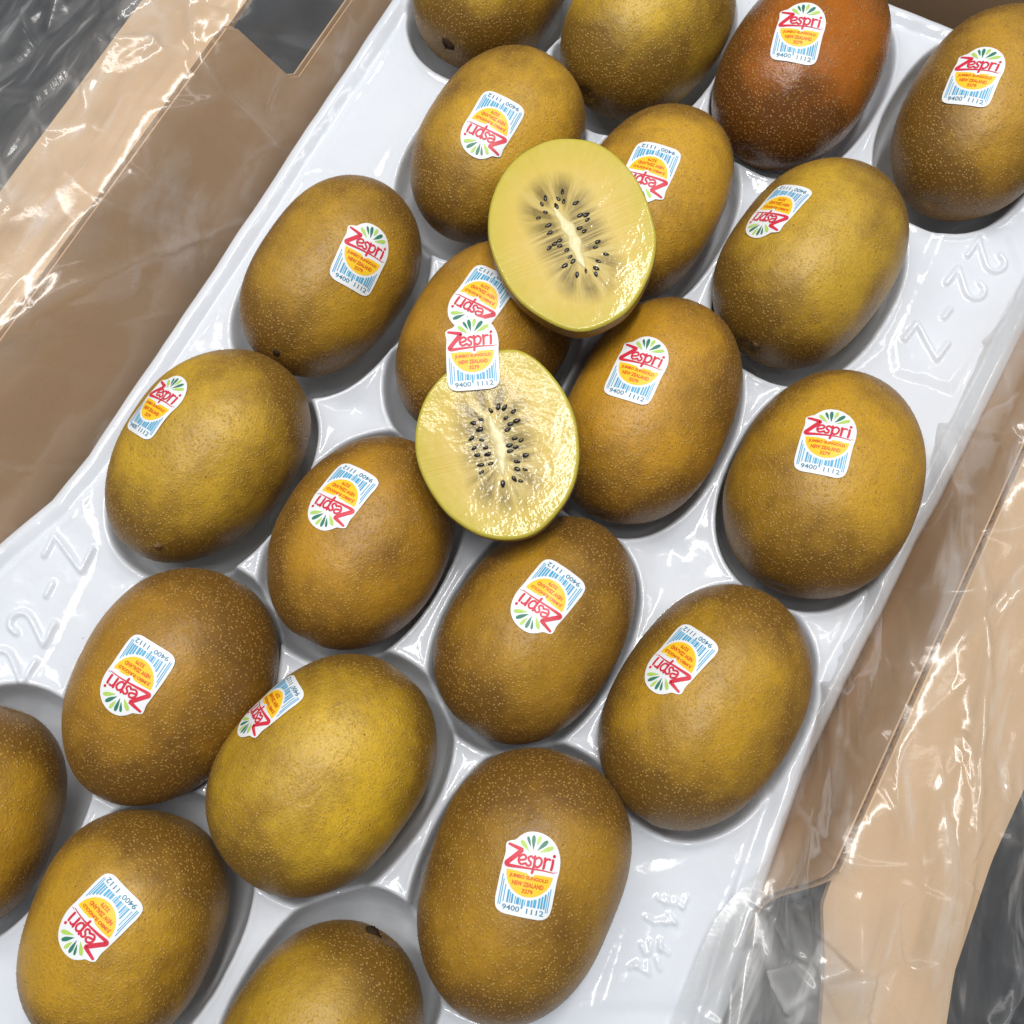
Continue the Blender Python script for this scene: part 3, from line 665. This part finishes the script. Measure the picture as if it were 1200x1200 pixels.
# ------------------------------------------------------------------ cardboard box
box = thing('cardboard_box', 'brown corrugated cardboard box around the white tray, its flaps folded outward', 'box')
def lerp3(a, b, t): return a + (b - a) * t
def wall(p0, p1, z0, ztop, outward, mat, thick=.0026, n=80, lean=0.0):
    """two liners with a fluted core between; ztop(t) is the upper edge"""
    ts = np.linspace(0, 1, n); o3 = np.array([outward[0], outward[1], 0.]); parts = []
    def sheet(off, th, name, m, dz=0.0):
        vs = []
        for t in ts:
            b = lerp3(p0, p1, t) ; zt = ztop(t) + dz
            for q in (b + o3 * off, b + o3 * (off + th)):
                k_ = lean * (b[2] - zt); vs += [(q[0] - o3[0] * lean * (b[2] - z0), q[1] - o3[1] * lean * (b[2] - z0), z0), (q[0] - o3[0] * k_, q[1] - o3[1] * k_, zt)]
        fs = []
        for i in range(n - 1):
            a = 4 * i; b = a + 4
            fs += [(a, a + 1, b + 1, b), (a + 3, a + 2, b + 2, b + 3), (a + 1, a + 3, b + 3, b + 1)]
        return link(name, mesh_np(name, vs, np.array(fs), False, [m]), box)
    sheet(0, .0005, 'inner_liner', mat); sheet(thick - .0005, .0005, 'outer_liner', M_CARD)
    L_ = np.linalg.norm(p1 - p0); m = int(L_ / .0008); vs = []
    for i in range(m):
        t = i / (m - 1); b = lerp3(p0, p1, t); q = b + o3 * (thick / 2 + (thick / 2 - .0005) * math.sin(i * math.pi / 3.2)); zt = ztop(t) - .0009 + random.uniform(-.0003, .0002)
        k_ = lean * (b[2] - zt); vs += [(q[0] - o3[0] * lean * (b[2] - z0), q[1] - o3[1] * lean * (b[2] - z0), z0), (q[0] - o3[0] * k_, q[1] - o3[1] * k_, zt)]
    link('fluting', mesh_np('fluting', vs, grid_faces(m, 2), True, [M_EDGE]), box)
def quad_sheet(name, corners, mat, thick=.003, nu_=24, nv_=24, wob=.0015, seed=1):
    c = [np.array(x) for x in corners]; P = []
    for i in np.linspace(0, 1, nu_):
        for j in np.linspace(0, 1, nv_): P.append((1 - i) * ((1 - j) * c[0] + j * c[1]) + i * ((1 - j) * c[3] + j * c[2]))
    P = np.array(P); P[:, 2] += wob * vnoise(P[:, :2], .08, seed, 2); f = grid_faces(nu_, nv_); n = len(P)
    B = P - np.array([0, 0, thick]); ed = []
    for a in range(nu_ - 1): ed += [(a * nv_, (a + 1) * nv_, (a + 1) * nv_ + n, a * nv_ + n), ((a + 1) * nv_ - 1, (a + 2) * nv_ - 1, (a + 2) * nv_ - 1 + n, (a + 1) * nv_ - 1 + n)]
    for b in range(nv_ - 1): ed += [(b, b + 1, b + 1 + n, b + n), ((nu_ - 1) * nv_ + b, (nu_ - 1) * nv_ + b + 1, (nu_ - 1) * nv_ + b + 1 + n, (nu_ - 1) * nv_ + b + n)]
    return link(name, mesh_np(name, np.vstack([P, B]), np.vstack([f, f[:, ::-1] + n, np.array(ed)]), False, [mat]), box)
ZL = .032; ZR = .032
lw0, lw1 = back(-160, 621, ZL), back(398, -149, ZL)
outL = np.array([-(lw1 - lw0)[1], (lw1 - lw0)[0]]); outL /= np.linalg.norm(outL)
def ztl(t):   # top edge with a cut notch near the far end
    px = -160 + 558 * t
    return ZL - (.034 * sstep(np.array(px), 252, 275) if px > 252 else 0) * (1.0) + (.030 * sstep(np.array(px), 372, 385))
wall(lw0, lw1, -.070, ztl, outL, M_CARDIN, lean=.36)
rw0, rw1 = back(1300, 292, ZR), back(900, 1186, ZR)
outR = np.array([-(rw1 - rw0)[1], (rw1 - rw0)[0]]); outR /= np.linalg.norm(outR)
def ztr(t):
    py = 292 + 894 * t
    return ZR - .037 * sstep(np.array(py), 1035, 1110)
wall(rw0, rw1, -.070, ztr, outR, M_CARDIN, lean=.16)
d0 = np.array([outL[0], outL[1], 0]); d1 = np.array([outR[0], outR[1], 0])
ltop = lerp3(lw0, lw1, .80)
def loft_sheet(name, A_, B_, mat, seed):
    """card sheet between two edge polylines, 3 mm thick"""
    A_ = np.array(A_); B_ = np.array(B_); m_ = 40; k = np.linspace(0, len(A_) - 1, m_)
    ia = np.column_stack([np.interp(k, np.arange(len(A_)), A_[:, c]) for c in range(3)]); ib = np.column_stack([np.interp(k, np.arange(len(A_)), B_[:, c]) for c in range(3)])
    P = np.array([ia[i] + (ib[i] - ia[i]) * t for i in range(m_) for t in np.linspace(0, 1, 20)]); P[:, 2] += .0015 * vnoise(P[:, :2], .08, seed, 2) - .001
    n = len(P); f = grid_faces(m_, 20); rim = [i * 20 for i in range(m_)] + [(m_ - 1) * 20 + j for j in range(1, 20)] + [i * 20 + 19 for i in range(m_ - 2, -1, -1)] + list(range(18, 0, -1))
    ed = [(rim[i], rim[(i + 1) % len(rim)], rim[(i + 1) % len(rim)] + n, rim[i] + n) for i in range(len(rim))]
    return link(name, mesh_np(name, np.vstack([P, P - [0, 0, .003]]), np.vstack([f, f[:, ::-1] + n, np.array(ed)]), False, [mat]), box)
d0 = np.array([outL[0], outL[1], 0]); d1 = np.array([outR[0], outR[1], 0]); dz = np.array([0, 0, 1.])
loft_sheet('flap', [lw0 + d0 * .003 - dz * .003, ltop + d0 * .003 - dz * .003], [lw0 + d0 * .044 - dz * .016, ltop + d0 * .044 - dz * .016], M_CARD, 3)
fa = lerp3(rw0, rw1, -.05)
loft_sheet('flap', [fa + d1 * .003 - dz * .004, back(990, 990, ZR - .004), back(966, 1062, ZR - .005), back(968, 1130, ZR - .007), back(955, 1320, ZR - .012)],
           [back(1420, 420, ZR - .018), back(1215, 900, ZR - .018), back(1165, 1010, ZR - .018), back(1120, 1140, ZR - .018), back(1090, 1330, ZR - .018)], M_CARD, 4)
ew0, ew1 = back(1330, 70, .0), back(900, -95, .0)
outE = np.array([-(ew1 - ew0)[1], (ew1 - ew0)[0]]); outE /= np.linalg.norm(outE)
if outE[1] < 0: outE = -outE
wall(ew0 + np.array([outE[0], outE[1], 0]) * .012, ew1 + np.array([outE[0], outE[1], 0]) * .012, -.074, lambda t: .02, outE, M_CARDIN)

# ------------------------------------------------------------------ crumpled clear liner
liner = thing('plastic_liner', 'crumpled clear plastic liner bag draped over both box sides', 'plastic bag')
def folds(P, n, seed, dirs, wmin, wmax, lmin, lmax, amp):
    r = np.random.default_rng(seed); h = np.zeros(len(P)); lo_, hi_ = P.min(0), P.max(0)
    for i in range(n):
        c = lo_ + r.random(2) * (hi_ - lo_); a = r.choice(dirs) + r.normal() * .35; u = np.array([math.cos(a), math.sin(a)])
        d = P - c; x = d @ u; L_ = r.uniform(lmin, lmax); x = np.clip(x, -3 * L_, 3 * L_)
        y = d @ np.array([-u[1], u[0]]) + .12 * x * x / L_ * r.normal(); wd = r.uniform(wmin, wmax) * (1 + .6 * np.abs(x) / L_)
        prof = np.exp(-np.abs(y) / wd) if r.random() < .6 else 1 / (1 + np.exp(-np.clip(y / wd * 2.5, -30, 30))) * np.exp(-(y / (wd * 5)) ** 2)
        h += amp * r.uniform(.3, 1) * r.choice([1, 1, -.6]) * prof * np.exp(-(x / L_) ** 4)
    return h
def facets(P, n, seed, amp):
    """flat crumple facets: lower envelope of random planes round random centres"""
    r = np.random.default_rng(seed); lo_, hi_ = P.min(0), P.max(0); C = lo_ + r.random((n, 2)) * (hi_ - lo_); G = r.normal(size=(n, 2)) * amp
    best = np.full(len(P), 1e9); val = np.zeros(len(P))
    for c, g_ in zip(C, G):
        d = P - c; dd = (d ** 2).sum(1); mk = dd < best; best[mk] = dd[mk]; val[mk] = (d @ g_)[mk]
    return val
def film(curves, nu_, nv_, seed, dirs, fold_amp=.005, tuck=0.0, nf=70):
    cs = [catmull(np.array(c), 12) for c in curves]
    R = []
    for c in cs:
        s = np.concatenate([[0], np.cumsum(np.linalg.norm(np.diff(c, axis=0), axis=1))]); s /= s[-1]; tq = np.linspace(0, 1, nu_)
        R.append(np.column_stack([np.interp(tq, s, c[:, i]) for i in range(3)]))
    G = np.stack(R, 1); out = np.empty((nu_, nv_, 3))                # nu x ncurves x 3
    for i in range(nu_):
        cc = catmull(G[i], 16); s = np.concatenate([[0], np.cumsum(np.linalg.norm(np.diff(cc, axis=0), axis=1))]); s /= s[-1]
        out[i] = np.column_stack([np.interp(np.linspace(0, 1, nv_), s, cc[:, k]) for k in range(3)])
    P = out.reshape(-1, 3)
    du = np.gradient(out, axis=0); dv = np.gradient(out, axis=1); nn = np.cross(du, dv); nn /= np.linalg.norm(nn, axis=2)[..., None] + 1e-12
    if nn[..., 2].mean() < 0: nn = -nn
    Q = P[:, :2] + .35 * P[:, 2:3]
    h = folds(Q, nf, seed, dirs, .0015, .006, .02, .07, fold_amp) + folds(Q, nf * 8, seed + 1, dirs + [dirs[0] + 1.2], .0004, .0016, .006, .028, fold_amp * .30)
    h += .004 * vnoise(Q, .05, seed, 2) + facets(Q, 320, seed + 2, .14) * (.12 + 1.0 * np.clip(bunch(P), 0, 1) + .5 * sstep(vnoise(Q, .04, seed + 4, 1), .1, .5) + .9 * sstep(-P[:, 2], -.012, .01) * (np.arange(len(P)) % nv_ > nv_ * .5))
    h = blur(h.reshape(nu_, nv_), 1.0)
    cr = np.abs(h - blur(h, 3.0)) / .0006; cr = blur(np.clip(cr, 0, 1), 1.0)
    tv_ = np.linspace(0, 1, nv_); damp = sstep(tv_, 0, .10)[None, :]
    h = np.where(h < 0, h * .30, h) * damp + .0012
    P = (out + nn * h[..., None]).reshape(-1, 3)
    me = mesh_np('film', P, grid_faces(nu_, nv_), True, [M_FILM])
    a0 = dirs[0] + .12; fl = np.column_stack([(Q[:, 0] * math.cos(a0) + Q[:, 1] * math.sin(a0)), (-Q[:, 0] * math.sin(a0) + Q[:, 1] * math.cos(a0)), np.zeros(len(Q))])
    fl[:, 1] += .010 * vnoise(Q, .06, seed + 9, 2)
    a_ = me.attributes.new('flow', 'FLOAT_VECTOR', 'POINT'); a_.data.foreach_set('vector', fl.astype(np.float32).ravel())
    a_ = me.attributes.new('crease', 'FLOAT', 'POINT'); a_.data.foreach_set('value', (cr.ravel() * (.7 + .6 * bunch(P)) + .5 * bunch(P) + 1.7 * np.exp(-(np.hypot(*(P[:, :2] - back(885, 1130, .01)[:2]).T) / .020) ** 2)).astype(np.float32))
    return link('film', me, liner)
def bunch(P):
    """how many layers of film lie crumpled together: thick at the lower box corner and outside the left flap"""
    c = back(895, 1130, .01)[:2]; d = np.hypot(*(P[:, :2] - c).T)
    c2 = back(90, 130, .03)[:2]; u = np.array([math.cos(.97), math.sin(.97)]); q = P[:, :2] - c2; d2 = np.abs(q[:, 0] * -u[1] + q[:, 1] * u[0])
    return np.exp(-(d / .026) ** 2) + .8 * np.exp(-(d2 / .012) ** 2)
ax = math.radians(56)
def px3(L): return [back(*p) for p in L]
def shift(L, d, off, z): return [np.array([p[0] - d[0] * off, p[1] - d[1] * off, z]) for p in L]
lt = px3([(-160, 621, ZL), (0, 400, ZL), (145, 200, ZL), (398, -149, ZL)])
film([shift(lt, outL, .036, -.035), shift(lt, outL, .014, .008), [p + dz * .0005 for p in lt],
      px3([(-220, 520, ZL + .001), (-50, 310, ZL + .001), (110, 90, ZL + .001), (270, -160, ZL + .001)]),
      px3([(-270, 400, ZL - .006), (-30, 200, ZL - .006), (90, 50, ZL - .006), (230, -200, ZL - .006)]),
      px3([(-310, 330, .010), (-80, 140, .010), (40, -10, .010), (160, -220, .010)]),
      px3([(-400, 200, -.045), (-160, -20, -.045), (-40, -140, -.045), (40, -290, -.045)])], 520, 380, 31, [ax, ax + .2, ax - .25], .0050)
rt = px3([(1300, 292, ZR), (1197, 512, ZR), (1108, 705, ZR), (1040, 877, ZR), (983, 1003, ZR), (945, 1090, ZR - .006), (900, 1260, ZR - .012)])
c0 = shift(rt, outR, .017, -.022); c1 = shift(rt, outR, .0075, .010)
for i_, (p0_, p1_) in {4: ((915, 985, .004), (952, 1000, .012)), 5: ((835, 1085, .006), (910, 1095, .012)), 6: ((765, 1270, .007), (860, 1270, .012))}.items(): c0[i_] = back(*p0_); c1[i_] = back(*p1_)
film([c0, c1, rt,
      px3([(1370, 420, ZR), (1260, 620, ZR), (1175, 800, ZR), (1090, 950, ZR), (1045, 1070, ZR), (1010, 1150, ZR), (970, 1300, ZR - .004)]),
      px3([(1430, 520, ZR - .009), (1330, 720, ZR - .009), (1260, 860, ZR - .009), (1190, 1010, ZR - .009), (1140, 1120, ZR - .009), (1110, 1220, ZR - .009), (1060, 1350, ZR - .009)]),
      px3([(1620, 700, -.03), (1540, 820, -.03), (1460, 960, -.03), (1380, 1100, -.03), (1320, 1200, -.03), (1290, 1280, -.03), (1240, 1400, -.03)])], 560, 340, 57, [math.radians(68), math.radians(80), math.radians(52)], .0042, nf=70)
